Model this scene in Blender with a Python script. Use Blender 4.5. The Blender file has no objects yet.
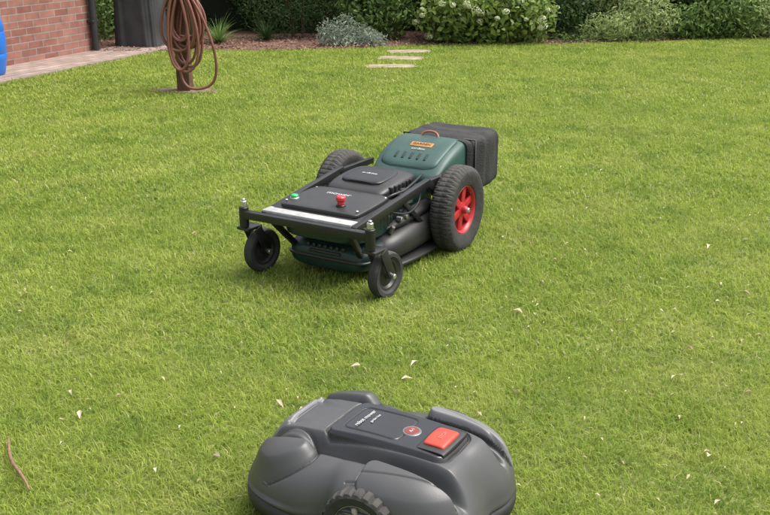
import bpy, bmesh, math, random
import numpy as np
from mathutils import Vector, Matrix, Euler
random.seed(3)
rng = np.random.default_rng(7)
scene = bpy.context.scene
COL = scene.collection

# ------------------------------------------------------------------ materials
def new_mat(name):
    m = bpy.data.materials.new(name); m.use_nodes = True
    nt = m.node_tree
    return m, nt, nt.nodes['Principled BSDF']

def N(nt, typ, **kw):
    n = nt.nodes.new(typ)
    for k, v in kw.items(): setattr(n, k, v)
    return n

def mat(name, c, rough=0.5, metal=0.0, var=0.12, scale=8.0, bump=0.0, bscale=60.0, coat=0.0, c2=None, dust=0.0, spec=0.5):
    m, nt, b = new_mat(name)
    L = nt.links
    tc = N(nt, 'ShaderNodeTexCoord')
    no = N(nt, 'ShaderNodeTexNoise'); no.inputs['Scale'].default_value = scale; no.inputs['Detail'].default_value = 6
    L.new(tc.outputs['Object'], no.inputs['Vector'])
    cr = N(nt, 'ShaderNodeValToRGB')
    cr.color_ramp.elements[0].position = 0.3; cr.color_ramp.elements[1].position = 0.7
    a = [max(0, x*(1-var)) for x in c]; d = [x*(1+var) for x in c] if c2 is None else list(c2)
    cr.color_ramp.elements[0].color = (*a, 1); cr.color_ramp.elements[1].color = (*d, 1)
    L.new(no.outputs['Fac'], cr.inputs['Fac'])
    out = cr.outputs['Color']
    if dust > 0:
        ge = N(nt, 'ShaderNodeNewGeometry'); sx = N(nt, 'ShaderNodeSeparateXYZ')
        L.new(ge.outputs['Normal'], sx.inputs[0])
        n2 = N(nt, 'ShaderNodeTexNoise'); n2.inputs['Scale'].default_value = 25; n2.inputs['Detail'].default_value = 8
        L.new(tc.outputs['Object'], n2.inputs['Vector'])
        mu = N(nt, 'ShaderNodeMath', operation='MULTIPLY'); L.new(sx.outputs['Z'], mu.inputs[0]); L.new(n2.outputs['Fac'], mu.inputs[1])
        m3 = N(nt, 'ShaderNodeMath', operation='MULTIPLY', use_clamp=True); m3.inputs[1].default_value = dust
        L.new(mu.outputs[0], m3.inputs[0])
        mx = N(nt, 'ShaderNodeMix', data_type='RGBA'); L.new(m3.outputs[0], mx.inputs['Factor'])
        L.new(out, mx.inputs['A']); mx.inputs['B'].default_value = (0.22, 0.21, 0.18, 1)
        out = mx.outputs['Result']
    L.new(out, b.inputs['Base Color'])
    b.inputs['Roughness'].default_value = rough
    b.inputs['Metallic'].default_value = metal
    b.inputs['Coat Weight'].default_value = coat
    b.inputs['Specular IOR Level'].default_value = spec
    rr = N(nt, 'ShaderNodeMapRange'); rr.inputs['To Min'].default_value = max(0.03, rough-0.08); rr.inputs['To Max'].default_value = min(1, rough+0.1)
    L.new(no.outputs['Fac'], rr.inputs['Value']); L.new(rr.outputs[0], b.inputs['Roughness'])
    if bump > 0:
        nb = N(nt, 'ShaderNodeTexNoise'); nb.inputs['Scale'].default_value = bscale; nb.inputs['Detail'].default_value = 4
        L.new(tc.outputs['Object'], nb.inputs['Vector'])
        bp = N(nt, 'ShaderNodeBump'); bp.inputs['Strength'].default_value = bump; bp.inputs['Distance'].default_value = 0.01
        L.new(nb.outputs['Fac'], bp.inputs['Height']); L.new(bp.outputs[0], b.inputs['Normal'])
    return m

def leaf_mat(name, dark, light, trans=0.35, nscale=1.2, rough=0.6, tipcol=None, patch=None, straw=None):
    """per-leaf random attribute + world noise"""
    m = bpy.data.materials.new(name); m.use_nodes = True
    nt = m.node_tree; nt.nodes.clear(); L = nt.links
    out = N(nt, 'ShaderNodeOutputMaterial')
    at = N(nt, 'ShaderNodeAttribute', attribute_name='rnd')
    ge = N(nt, 'ShaderNodeNewGeometry')
    no = N(nt, 'ShaderNodeTexNoise'); no.inputs['Scale'].default_value = nscale; no.inputs['Detail'].default_value = 5
    no.inputs['Roughness'].default_value = 0.62
    L.new(ge.outputs['Position'], no.inputs['Vector'])
    mr = N(nt, 'ShaderNodeMapRange'); mr.inputs['From Min'].default_value = 0.32; mr.inputs['From Max'].default_value = 0.68
    L.new(no.outputs['Fac'], mr.inputs['Value'])
    ad = N(nt, 'ShaderNodeMath', operation='MULTIPLY_ADD'); ad.inputs[1].default_value = 0.5
    m2 = N(nt, 'ShaderNodeMath', operation='MULTIPLY'); m2.inputs[1].default_value = 0.5
    L.new(mr.outputs[0], m2.inputs[0]); L.new(at.outputs['Fac'], ad.inputs[0]); L.new(m2.outputs[0], ad.inputs[2])
    mx = N(nt, 'ShaderNodeMix', data_type='RGBA')
    L.new(ad.outputs[0], mx.inputs['Factor'])
    mx.inputs['A'].default_value = (*dark, 1); mx.inputs['B'].default_value = (*light, 1)
    col = mx.outputs['Result']
    def blotch(col, c, sc, lo, hi, mxv, off):
        mp0 = N(nt, 'ShaderNodeVectorMath', operation='ADD'); mp0.inputs[1].default_value = (off, off*1.7, 0)
        L.new(ge.outputs['Position'], mp0.inputs[0])
        n2 = N(nt, 'ShaderNodeTexNoise'); n2.inputs['Scale'].default_value = sc; n2.inputs['Detail'].default_value = 7; n2.inputs['Roughness'].default_value = 0.68
        L.new(mp0.outputs[0], n2.inputs['Vector'])
        r2 = N(nt, 'ShaderNodeMapRange'); r2.inputs['From Min'].default_value = lo; r2.inputs['From Max'].default_value = hi; r2.inputs['To Max'].default_value = mxv
        L.new(n2.outputs['Fac'], r2.inputs['Value'])
        mp = N(nt, 'ShaderNodeMix', data_type='RGBA'); L.new(r2.outputs[0], mp.inputs['Factor'])
        L.new(col, mp.inputs['A']); mp.inputs['B'].default_value = (*c, 1); return mp.outputs['Result']
    if straw: col = blotch(col, straw, 1.7, .5, .72, .55, 31.0)
    if patch:
        col = blotch(col, patch, 2.6, .49, .68, .7, 3.0)
        col = blotch(col, patch, 9.0, .52, .68, .55, 13.0)
    if tipcol:
        a2 = N(nt, 'ShaderNodeAttribute', attribute_name='dry')
        mt = N(nt, 'ShaderNodeMix', data_type='RGBA'); L.new(a2.outputs['Fac'], mt.inputs['Factor'])
        L.new(col, mt.inputs['A']); mt.inputs['B'].default_value = (*tipcol, 1); col = mt.outputs['Result']
    d = N(nt, 'ShaderNodeBsdfPrincipled'); d.inputs['Roughness'].default_value = rough
    d.inputs['Specular IOR Level'].default_value = 0.3
    L.new(col, d.inputs['Base Color'])
    t = N(nt, 'ShaderNodeBsdfTranslucent'); L.new(col, t.inputs['Color'])
    ms = N(nt, 'ShaderNodeMixShader'); ms.inputs[0].default_value = trans
    L.new(d.outputs[0], ms.inputs[1]); L.new(t.outputs[0], ms.inputs[2]); L.new(ms.outputs[0], out.inputs['Surface'])
    return m

# ------------------------------------------------------------------ mesh helpers
def link(ob, parent=None):
    COL.objects.link(ob)
    if parent is not None: ob.parent = parent
    return ob

def empty(name, loc=(0,0,0), rz=0):
    e = bpy.data.objects.new(name, None); COL.objects.link(e)
    e.location = loc; e.rotation_euler = (0, 0, rz); e.empty_display_size = 0.1
    return e

def mesh_obj(name, verts, faces, m, parent=None, smooth=True, mats=None, idx=None, autosm=None):
    me = bpy.data.meshes.new(name); me.from_pydata([tuple(v) for v in verts], [], faces); me.update()
    if mats:
        for q in mats: me.materials.append(q)
        me.polygons.foreach_set('material_index', idx)
    else: me.materials.append(m)
    if smooth: me.polygons.foreach_set('use_smooth', [True]*len(me.polygons))
    if smooth and autosm: me.set_sharp_from_angle(angle=math.radians(autosm))
    ob = bpy.data.objects.new(name, me)
    return link(ob, parent)

def np_mesh(name, V, loops, totals, m, attrs=None, parent=None):
    me = bpy.data.meshes.new(name)
    me.vertices.add(len(V)); me.vertices.foreach_set('co', V.astype(np.float32).ravel())
    me.loops.add(len(loops)); me.loops.foreach_set('vertex_index', loops.astype(np.int32))
    me.polygons.add(len(totals))
    starts = np.concatenate([[0], np.cumsum(totals)[:-1]]).astype(np.int32)
    me.polygons.foreach_set('loop_start', starts)
    try: me.polygons.foreach_set('loop_total', totals.astype(np.int32))
    except Exception: pass
    me.update(calc_edges=True)
    if attrs:
        for k, v in attrs.items():
            a = me.attributes.new(k, 'FLOAT', 'POINT'); a.data.foreach_set('value', v.astype(np.float32))
    me.materials.append(m)
    ob = bpy.data.objects.new(name, me)
    return link(ob, parent)

def box(name, c, s, m, parent=None, bev=0.004, rot=(0,0,0), seg=2):
    bm = bmesh.new(); bmesh.ops.create_cube(bm, size=1)
    bmesh.ops.scale(bm, vec=s, verts=bm.verts)
    if bev > 0: bmesh.ops.bevel(bm, geom=bm.edges[:], offset=min(bev, min(s)*0.45), segments=seg, affect='EDGES', profile=0.5)
    me = bpy.data.meshes.new(name); bm.to_mesh(me); bm.free(); me.materials.append(m)
    me.polygons.foreach_set('use_smooth', [True]*len(me.polygons)); me.set_sharp_from_angle(angle=math.radians(40))
    ob = bpy.data.objects.new(name, me); ob.location = c; ob.rotation_euler = rot
    return link(ob, parent)

def bar(name, a, b, w, h, m, parent=None, bev=0.003):
    a = Vector(a); b = Vector(b); d = b-a
    ob = box(name, (a+b)/2, (w, d.length, h), m, parent, bev)
    ob.rotation_mode = 'QUATERNION'; ob.rotation_quaternion = d.to_track_quat('Y', 'Z')
    return ob

def cyl(name, a, b, r, m, parent=None, r2=None, seg=32, bev=0.002):
    a = Vector(a); b = Vector(b); d = b-a; Lh = d.length
    r2 = r if r2 is None else r2
    prof = [(0, 0), (r-bev, 0), (r, bev), (r2, Lh-bev), (r2-bev, Lh), (0, Lh)]
    ob = lathe(name, prof, m, parent, seg)
    ob.location = a; ob.rotation_mode = 'QUATERNION'; ob.rotation_quaternion = d.to_track_quat('Z', 'Y')
    return ob

def lathe(name, prof, m, parent=None, seg=64, disp=None, sharp=40):
    """prof list of (r,z); revolve about z"""
    V = []; F = []
    n = len(prof)
    for i in range(seg):
        a = 2*math.pi*i/seg
        for j, (r, z) in enumerate(prof):
            rr = r + (disp(i, j, r, z) if disp else 0)
            V.append((rr*math.cos(a), rr*math.sin(a), z))
    for i in range(seg):
        k = (i+1) % seg
        for j in range(n-1):
            F.append((i*n+j, k*n+j, k*n+j+1, i*n+j+1))
    ob = mesh_obj(name, V, F, m, parent)
    bm = bmesh.new(); bm.from_mesh(ob.data)
    bmesh.ops.remove_doubles(bm, verts=bm.verts, dist=1e-5)
    bmesh.ops.recalc_face_normals(bm, faces=bm.faces)
    bm.to_mesh(ob.data); bm.free()
    ob.data.polygons.foreach_set('use_smooth', [True]*len(ob.data.polygons))
    ob.data.set_sharp_from_angle(angle=math.radians(sharp))
    return ob

def loft(name, st, m, parent=None, seg=48, cap=True, sub=4, sharp=50):
    """stations along y: (y,cx,hw,z0,z1,e). catmull interpolation"""
    st = [list(s) for s in st]
    S = []
    for i in range(len(st)-1):
        p0 = st[max(i-1, 0)]; p1 = st[i]; p2 = st[i+1]; p3 = st[min(i+2, len(st)-1)]
        for k in range(sub):
            t = k/sub
            S.append([0.5*((2*b)+(-a+c)*t+(2*a-5*b+4*c-d)*t*t+(-a+3*b-3*c+d)*t**3) for a, b, c, d in zip(p0, p1, p2, p3)])
    S.append(st[-1])
    V = []; F = []
    for (y, cx, hw, z0, z1, e) in S:
        for i in range(seg):
            a = 2*math.pi*(i+0.5)/seg
            c, s = math.cos(a), math.sin(a)
            V.append((cx+hw*math.copysign(abs(c)**(2/e), c), y, (z0+z1)/2+(z1-z0)/2*math.copysign(abs(s)**(2/e), s)))
    n = len(S)
    for j in range(n-1):
        for i in range(seg):
            k = (i+1) % seg
            F.append((j*seg+i, (j+1)*seg+i, (j+1)*seg+k, j*seg+k))
    if cap:
        F.append(tuple(range(seg))); F.append(tuple(reversed(range((n-1)*seg, n*seg))))
    ob = mesh_obj(name, V, F, m, parent, autosm=None)
    bm = bmesh.new(); bm.from_mesh(ob.data); bmesh.ops.recalc_face_normals(bm, faces=bm.faces); bm.to_mesh(ob.data); bm.free()
    ob.data.polygons.foreach_set('use_smooth', [True]*len(ob.data.polygons))
    ob.data.set_sharp_from_angle(angle=math.radians(sharp))
    return ob

def tube(name, pts, r, m, parent=None, smooth=True, cyc=False, radii=None):
    cu = bpy.data.curves.new(name, 'CURVE'); cu.dimensions = '3D'; cu.bevel_depth = r; cu.bevel_resolution = 3; cu.use_fill_caps = True
    sp = cu.splines.new('NURBS' if smooth else 'POLY'); sp.points.add(len(pts)-1)
    for i, p in enumerate(pts):
        sp.points[i].co = (*p, 1)
        if radii: sp.points[i].radius = radii[i]
    if smooth: sp.order_u = 4; sp.use_endpoint_u = not cyc
    sp.use_cyclic_u = cyc; cu.resolution_u = 6
    cu.materials.append(m)
    ob = bpy.data.objects.new(name, cu); return link(ob, parent)

def text(name, s, size, m, parent, loc, rot, ext=0.0006):
    cu = bpy.data.curves.new(name, 'FONT'); cu.body = s; cu.size = size; cu.extrude = ext; cu.align_x = 'CENTER'; cu.align_y = 'CENTER'
    cu.materials.append(m); ob = bpy.data.objects.new(name, cu); ob.location = loc; ob.rotation_euler = rot
    return link(ob, parent)

def leaves(name, P, Nrm, Ls, m, width=0.5, parent=None, jitter=0.6, curl=0.25, up=0.3):
    """rhombic folded leaves"""
    n = len(P)
    nr = Nrm + rng.normal(0, jitter, (n, 3)); nr[:, 2] += up
    nr /= np.linalg.norm(nr, axis=1)[:, None]
    t = rng.normal(0, 1, (n, 3)); t[:, 2] -= 0.4
    t -= (t*nr).sum(1)[:, None]*nr; t /= np.linalg.norm(t, axis=1)[:, None]+1e-9
    b = np.cross(nr, t)
    Ls = Ls[:, None]
    v0 = P - t*Ls*0.5
    v2 = P + t*Ls*0.5 - nr*Ls*curl*0.4
    wj = rng.uniform(.6, 1.1, (n, 1)); sh = rng.uniform(-.18, .12, (n, 1))
    mid = P + nr*Ls*0.02 + t*Ls*sh
    v1 = mid + b*Ls*width*0.5*wj + nr*Ls*curl*0.25; v3 = mid - b*Ls*width*0.5*wj + nr*Ls*curl*0.25
    V = np.stack([v0, v1, v2, v3], 1).reshape(-1, 3)
    i = np.arange(n)*4
    loops = np.stack([i, i+1, i+2, i, i+2, i+3], 1).ravel()
    tot = np.full(n*2, 3)
    r = np.repeat(rng.random(n), 4)
    return np_mesh(name, V, loops, tot, m, {'rnd': r}, parent)

def blob_points(blobs, n, shell=0.45):
    """points through ellipsoids"""
    vol = np.array([(b[3]*b[4]*b[5])**0.67 for b in blobs]); pr = vol/vol.sum()
    k = rng.choice(len(blobs), n, p=pr); B = np.array(blobs)[k]
    d = rng.normal(0, 1, (n, 3)); d /= np.linalg.norm(d, axis=1)[:, None]
    r = (1-shell*rng.random(n)**2)*(1+rng.normal(0, 0.08, n))
    P = B[:, :3] + d*B[:, 3:6]*r[:, None]
    nr = d/B[:, 3:6]; nr /= np.linalg.norm(nr, axis=1)[:, None]
    ok = P[:, 2] > 0.01
    return P[ok], nr[ok]

# ------------------------------------------------------------------ world, camera, sun
w = bpy.data.worlds.new("World"); scene.world = w; w.use_nodes = True
nt = w.node_tree; bg = nt.nodes['Background']
sky = nt.nodes.new('ShaderNodeTexSky'); sky.sky_type = 'NISHITA'; sky.sun_disc = False
SUN_EL, SUN_AZ = math.radians(62), math.radians(85)   # azimuth clockwise from +Y
sky.sun_elevation = SUN_EL; sky.sun_rotation = SUN_AZ
sky.air_density = 1.2; sky.dust_density = 6.0; sky.ozone_density = 0.5
hs = nt.nodes.new('ShaderNodeHueSaturation'); hs.inputs['Saturation'].default_value = 0.4; hs.inputs['Value'].default_value = 1.75   # thin cloud: whiter, brighter sky
nt.links.new(sky.outputs[0], hs.inputs['Color']); nt.links.new(hs.outputs[0], bg.inputs[0]); bg.inputs[1].default_value = 0.15
sd = bpy.data.lights.new("sun", 'SUN'); sd.energy = 2.9; sd.angle = math.radians(42); sd.color = (1, 0.97, 0.92)
so = bpy.data.objects.new("sun", sd); COL.objects.link(so)
dirv = Vector((math.sin(SUN_AZ)*math.cos(SUN_EL), math.cos(SUN_AZ)*math.cos(SUN_EL), math.sin(SUN_EL)))
so.rotation_euler = dirv.to_track_quat('Z', 'Y').to_euler(); so.location = dirv*20
cd = bpy.data.cameras.new("camera"); cam = bpy.data.objects.new("camera", cd); COL.objects.link(cam)
cam.location = (0, 0, 1.52); cam.rotation_euler = (math.radians(90-19.45), 0, 0)
cd.sensor_width = 36; cd.lens = 45.6; cd.clip_end = 500; cd.clip_start = 0.05
scene.camera = cam
scene.view_settings.view_transform = 'Standard'; scene.view_settings.look = 'None'; scene.view_settings.exposure = 0

# ------------------------------------------------------------------ layout functions
def edge_y(x):   # far edge of lawn
    return 11.85 + 0.17*x + 0.08*np.sin(x*1.7) + 0.04*np.sin(x*5.1)
WA = np.array([-3.37, 11.55]); WD = np.array([-0.399, -0.917]); WN = np.array([0.917, -0.399])
def path_dist(x, y):   # distance from house wall plane toward lawn
    return (x-WA[0])*WN[0] + (y-WA[1])*WN[1]
POST = (-1.81, 8.85)
stones = [(0.06, 10.3, 0.26, 0.14, 0.10), (0.17, 10.9, 0.25, 0.15, -0.1), (0.28, 11.45, 0.26, 0.15, 0.12)]

# ------------------------------------------------------------------ ground
def ground():
    m, nt, b = new_mat("soil_moss"); L = nt.links
    tc = N(nt, 'ShaderNodeTexCoord')
    n1 = N(nt, 'ShaderNodeTexNoise'); n1.inputs['Scale'].default_value = 3; n1.inputs['Detail'].default_value = 8
    n2 = N(nt, 'ShaderNodeTexNoise'); n2.inputs['Scale'].default_value = 60; n2.inputs['Detail'].default_value = 6
    for q in (n1, n2): L.new(tc.outputs['Object'], q.inputs['Vector'])
    cr = N(nt, 'ShaderNodeValToRGB'); cr.color_ramp.elements[0].position = 0.35; cr.color_ramp.elements[1].position = 0.65
    cr.color_ramp.elements[0].color = (0.08, 0.11, 0.02, 1); cr.color_ramp.elements[1].color = (0.22, 0.24, 0.06, 1)
    ad = N(nt, 'ShaderNodeMath', operation='MULTIPLY_ADD'); ad.inputs[1].default_value = 0.5
    mu = N(nt, 'ShaderNodeMath', operation='MULTIPLY'); mu.inputs[1].default_value = 0.5
    L.new(n1.outputs['Fac'], mu.inputs[0]); L.new(n2.outputs['Fac'], ad.inputs[0]); L.new(mu.outputs[0], ad.inputs[2])
    L.new(ad.outputs[0], cr.inputs['Fac']); L.new(cr.outputs[0], b.inputs['Base Color']); b.inputs['Roughness'].default_value = 0.95
    bp = N(nt, 'ShaderNodeBump'); bp.inputs['Strength'].default_value = 0.6; bp.inputs['Distance'].default_value = 0.02
    L.new(n2.outputs['Fac'], bp.inputs['Height']); L.new(bp.outputs[0], b.inputs['Normal'])
    S = 300
    mesh_obj("ground", [(-S, -S, 0), (S, -S, 0), (S, S, 0), (-S, S, 0)], [(0, 1, 2, 3)], m, smooth=False)
ground()

# mulch bed
def bed():
    m = mat("bark_mulch", (0.09, 0.05, 0.032), 0.95, var=0.5, scale=60, bump=1.0, bscale=90, c2=(0.22, 0.12, 0.085))
    xs = np.linspace(-7, 9, 120); V = []; F = []
    for x in xs: V += [(x, float(edge_y(x))+0.0, 0.008), (x, 14.5, 0.012)]
    for i in range(len(xs)-1): F.append((2*i, 2*i+2, 2*i+3, 2*i+1))
    e = empty("flower_bed")
    mesh_obj("soil", V, F, m, e, smooth=False)
    n = 9000
    x = rng.uniform(-6, 8, n); y = edge_y(x)+rng.random(n)**1.5*1.2
    P = np.stack([x, y, rng.uniform(0.012, 0.035, n)], 1)
    mm = leaf_mat("bark_chip", (0.10, 0.05, 0.03), (0.34, 0.20, 0.15), trans=0.0, nscale=9, rough=0.9)
    leaves("bark_chips", P, np.tile([0, 0, 1.0], (n, 1)), rng.uniform(0.02, 0.055, n), mm, width=0.5, parent=e, jitter=0.4, curl=0.1)
bed()

# ------------------------------------------------------------------ lawn grass
gm = leaf_mat("grass_blade", (0.20, 0.295, 0.035), (0.43, 0.50, 0.10), trans=0.45, nscale=0.9, rough=0.65, tipcol=(0.58, 0.52, 0.28), patch=(0.13, 0.235, 0.03), straw=(0.52, 0.52, 0.17))
def grass():
    parts = []
    def region(y0, y1, dens, hh, ww, xm):
        area = 2*xm*(y1-y0); n = int(area*dens)
        x = rng.uniform(-xm, xm, n); y = rng.uniform(y0, y1, n)
        ok = np.abs(x) < 0.44*y+1.0
        pd = path_dist(x, y)
        ok &= (pd > 0.72) | (y < 6)
        ok &= y < edge_y(x)+rng.normal(0, 0.03, n)
        ok &= ((x-POST[0])**2/0.34**2+(y-POST[1])**2/0.15**2) > rng.uniform(0.6, 1.3, n)
        for (sx, sy, a, b2, r) in stones:
            c, s = math.cos(r), math.sin(r); u = (x-sx)*c+(y-sy)*s; v = -(x-sx)*s+(y-sy)*c
            ok &= ~((np.abs(u) < a-.02) & (np.abs(v) < b2-.02))
        def wv(f, s): return np.sin(x*f+s+1.3*np.sin(y*f*.71+s*2))*np.sin(y*f*.93+s*3+1.7*np.sin(x*f*.63+s))
        cl = 0.5+0.22*wv(7.3, 1.0)+0.13*wv(19.0, 2.3)+0.15*wv(43.0, .7)
        ok &= rng.random(n) < 0.6+0.65*cl
        x = x[ok]; y = y[ok]; cl = cl[ok]; n = len(x)
        H = hh*rng.uniform(0.4, 1.15, n)*(0.65+0.65*cl)
        tall = rng.random(n) < 0.01; H = np.where(tall, H*1.6, H)
        W = ww*rng.uniform(0.6, 1.3, n)
        a = rng.uniform(0, 2*np.pi, n); lean = np.abs(rng.normal(0.75, 0.5, n))
        dx = np.cos(a)*lean; dy = np.sin(a)*lean
        px = -np.sin(a+rng.normal(0, .5, n)); py = np.cos(a)
        parts.append((x, y, H, W, dx, dy, px, py, n))
    region(1.3, 3.2, 34000, 0.027, 0.0028, 3.2)
    region(3.2, 5.2, 19000, 0.029, 0.0040, 3.6)
    region(5.2, 8.2, 9500, 0.031, 0.0062, 5)
    region(8.2, 13.2, 5200, 0.033, 0.009, 7)
    Vs = []; R = []; D = []
    for (x, y, H, W, dx, dy, px, py, n) in parts:
        z0 = np.zeros(n)-0.002
        hw = W/2
        b0 = np.stack([x-px*hw, y-py*hw, z0], 1); b1 = np.stack([x+px*hw, y+py*hw, z0], 1)
        mx = x+dx*H*0.35; my = y+dy*H*0.35; mz = H*0.6
        m0 = np.stack([mx-px*hw*.8, my-py*hw*.8, mz], 1); m1 = np.stack([mx+px*hw*.8, my+py*hw*.8, mz], 1)
        t = np.stack([x+dx*H*1.1, y+dy*H*1.1, H*np.clip(1.05-0.25*np.hypot(dx, dy), .4, 1)], 1)
        Vs.append(np.stack([b0, b1, m1, m0, t], 1).reshape(-1, 3))
        R.append(np.repeat(rng.random(n), 5))
        dry = (rng.random(n) < 0.05)*rng.uniform(0.3, 1, n)
        D.append(np.repeat(dry, 5))
    V = np.concatenate(Vs); n = len(V)//5; i = np.arange(n)*5
    loops = np.stack([i, i+1, i+2, i+3, i+3, i+2, i+4], 1).ravel()
    tot = np.tile([4, 3], n)
    np_mesh("lawn_grass", V, loops, tot, gm, {'rnd': np.concatenate(R), 'dry': np.concatenate(D)})
    print("blades", n)
grass()

# fallen leaves, one object
def fallen():
    spots = [(-1.03, 2.9), (-0.27, 2.78), (-0.1, 3.1), (0.07, 3.0), (-0.95, 4.6), (-0.95, 2.75), (0.55, 3.6), (1.35, 3.7), (1.45, 3.9), (1.55, 4.4), (1.9, 4.9), (0.3, 2.75),
             (1.1, 3.25), (0.95, 2.5), (-0.5, 2.5), (0.45, 2.9), (1.15, 3.0), (0.85, 3.4), (1.2, 2.9), (-0.35, 2.82), (-0.29, 2.86), (0.12, 3.12), (1.5, 3.8), (1.75, 4.5), (1.42, 4.05)]
    P = [(x+random.uniform(-.02, .02), y, 0.026) for x, y in spots]
    ns = len(P)
    for _ in range(650):
        y = random.uniform(1.6, 9.5); x = random.uniform(-.42, .42)*y*(1.0)
        if x < 0 and random.random() < 0.5: x = -x
        P.append((x, y, random.uniform(0.018, 0.027)))
    P = np.array(P); n = len(P)
    Ls = rng.uniform(0.007, 0.026, n); Ls[:ns] = rng.uniform(0.028, 0.046, ns)
    m = leaf_mat("dry_leaf", (0.36, 0.25, 0.12), (0.74, 0.68, 0.50), trans=0.15, nscale=4)
    leaves("fallen_leaves", P, np.tile([0, 0, 1.0], (n, 1)), Ls, m, width=0.42, jitter=0.25, curl=0.6)
    st = mat("twig_bark", (0.2, 0.12, 0.07), 0.9, var=0.4, scale=40, bump=0.4)
    tube("twig", [(-1.13, 2.58, .03), (-1.10, 2.50, .036), (-1.07, 2.43, .034), (-1.015, 2.38, .030), (-0.975, 2.31, .026)], 0.006, st, radii=[.5, .8, 1, .8, .4])
fallen()

# ------------------------------------------------------------------ house
def house():
    e = empty("brick_house", (WA[0], WA[1], 0), math.atan2(WD[1], WD[0]))   # local +x along wall toward camera; lawn side is +y
    m, nt, b = new_mat("red_brick"); L = nt.links
    tc = N(nt, 'ShaderNodeTexCoord')
    vt = N(nt, 'ShaderNodeVectorTransform', vector_type='POINT', convert_from='OBJECT', convert_to='WORLD')
    L.new(tc.outputs['Object'], vt.inputs[0])
    sw = N(nt, 'ShaderNodeSeparateXYZ'); L.new(vt.outputs[0], sw.inputs[0])
    dt = N(nt, 'ShaderNodeVectorMath', operation='DOT_PRODUCT'); L.new(vt.outputs[0], dt.inputs[0]); dt.inputs[1].default_value = (WD[0]+WN[0], WD[1]+WN[1], 0)
    cb = N(nt, 'ShaderNodeCombineXYZ'); L.new(dt.outputs['Value'], cb.inputs['X']); L.new(sw.outputs['Z'], cb.inputs['Y'])
    br = N(nt, 'ShaderNodeTexBrick'); br.inputs['Scale'].default_value = 1; br.inputs['Brick Width'].default_value = 0.225; br.inputs['Row Height'].default_value = 0.075
    br.inputs['Mortar Size'].default_value = 0.006; br.inputs['Mortar Smooth'].default_value = 0.2; br.inputs['Bias'].default_value = -0.1
    br.inputs['Color1'].default_value = (0.25, 0.10, 0.075, 1); br.inputs['Color2'].default_value = (0.38, 0.18, 0.14, 1); br.inputs['Mortar'].default_value = (0.32, 0.28, 0.25, 1)
    L.new(cb.outputs[0], br.inputs['Vector'])
    no = N(nt, 'ShaderNodeTexNoise'); no.inputs['Scale'].default_value = 9; no.inputs['Detail'].default_value = 8; L.new(tc.outputs['Object'], no.inputs['Vector'])
    mx = N(nt, 'ShaderNodeMix', data_type='RGBA', blend_type='MULTIPLY'); mx.inputs['Factor'].default_value = 0.6
    cr = N(nt, 'ShaderNodeValToRGB'); cr.color_ramp.elements[0].position = .3; cr.color_ramp.elements[0].color = (.45, .45, .45, 1); cr.color_ramp.elements[1].position = .7
    L.new(no.outputs['Fac'], cr.inputs['Fac']); L.new(br.outputs['Color'], mx.inputs['A']); L.new(cr.outputs[0], mx.inputs['B'])
    L.new(mx.outputs['Result'], b.inputs['Base Color']); b.inputs['Roughness'].default_value = 0.9
    bp = N(nt, 'ShaderNodeBump'); bp.inputs['Strength'].default_value = 0.8; bp.inputs['Distance'].default_value = 0.006; bp.invert = True
    L.new(br.outputs['Fac'], bp.inputs['Height']); L.new(bp.outputs[0], b.inputs['Normal'])
    dark = mat("dark_frame", (0.03, 0.03, 0.033), 0.4)
    H = 2.7; Lw = 6.5; Dp = 5.0
    def seg(nm, x0, x1, z0, z1): box(nm, ((x0+x1)/2, -0.15, (z0+z1)/2), (x1-x0, 0.3, z1-z0), m, e, bev=0)
    seg("wall_a", 0, 2.6, 0, H); seg("wall_b", 4.2, Lw, 0, H); seg("wall_c", 2.6, 4.2, 0, 0.9); seg("wall_d", 2.6, 4.2, 2.1, H)
    box("end_wall", (0.15, -0.3-(Dp-0.3)/2, H/2), (0.3, Dp-0.3, H), m, e, bev=0)
    box("near_wall", (Lw-0.15, -0.3-(Dp-0.3)/2, H/2), (0.3, Dp-0.3, H), m, e, bev=0)
    glass = mat("window_glass", (0.03, 0.04, 0.05), 0.06, var=0.05)
    wf = mat("white_frame", (0.75, 0.75, 0.72), 0.4)
    box("window_pane", (3.4, -0.16, 1.5), (1.5, 0.02, 1.1), glass, e, bev=0)
    for nm, c, s in [("frame_l", (2.635, -.14, 1.5), (.07, .07, 1.2)), ("frame_r", (4.165, -.14, 1.5), (.07, .07, 1.2)), ("frame_t", (3.4, -.14, 2.065), (1.46, .07, .07)),
                     ("frame_b", (3.4, -.14, 0.935), (1.46, .07, .07)), ("frame_m", (3.4, -.14, 1.5), (.06, .06, 1.06))]:
        box(nm, c, s, wf, e, bev=0.006)
    box("window_sill", (3.4, 0.03, 0.88), (1.7, 0.1, 0.04), m, e, bev=0.004)
    cyl("downpipe", (0.07, 0.055, 0.02), (0.07, 0.055, H), 0.04, dark, e)
    for z in (0.35, 1.4, 2.3): box("pipe_clip", (0.07, 0.045, z), (0.11, 0.09, 0.03), dark, e, bev=0.004)
    box("eave_board", (Lw/2, 0.1, H+0.08), (Lw+0.6, 0.5, 0.16), wf, e, bev=0.01)
    tile = mat("roof_tiles", (0.12, 0.06, 0.045), 0.85, var=0.4, scale=14, bump=0.8, bscale=10)
    V = [(-.4, .4, H+.17), (Lw+.4, .4, H+.17), (Lw+.4, -Dp-.5, H+.17), (-.4, -Dp-.5, H+.17), (1.8, -Dp/2, H+1.9), (Lw-1.8, -Dp/2, H+1.9)]
    mesh_obj("roof", V, [(0, 1, 5, 4), (1, 2, 5), (2, 3, 4, 5), (3, 0, 4), (3, 2, 1, 0)], tile, e, smooth=False)
house()

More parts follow.
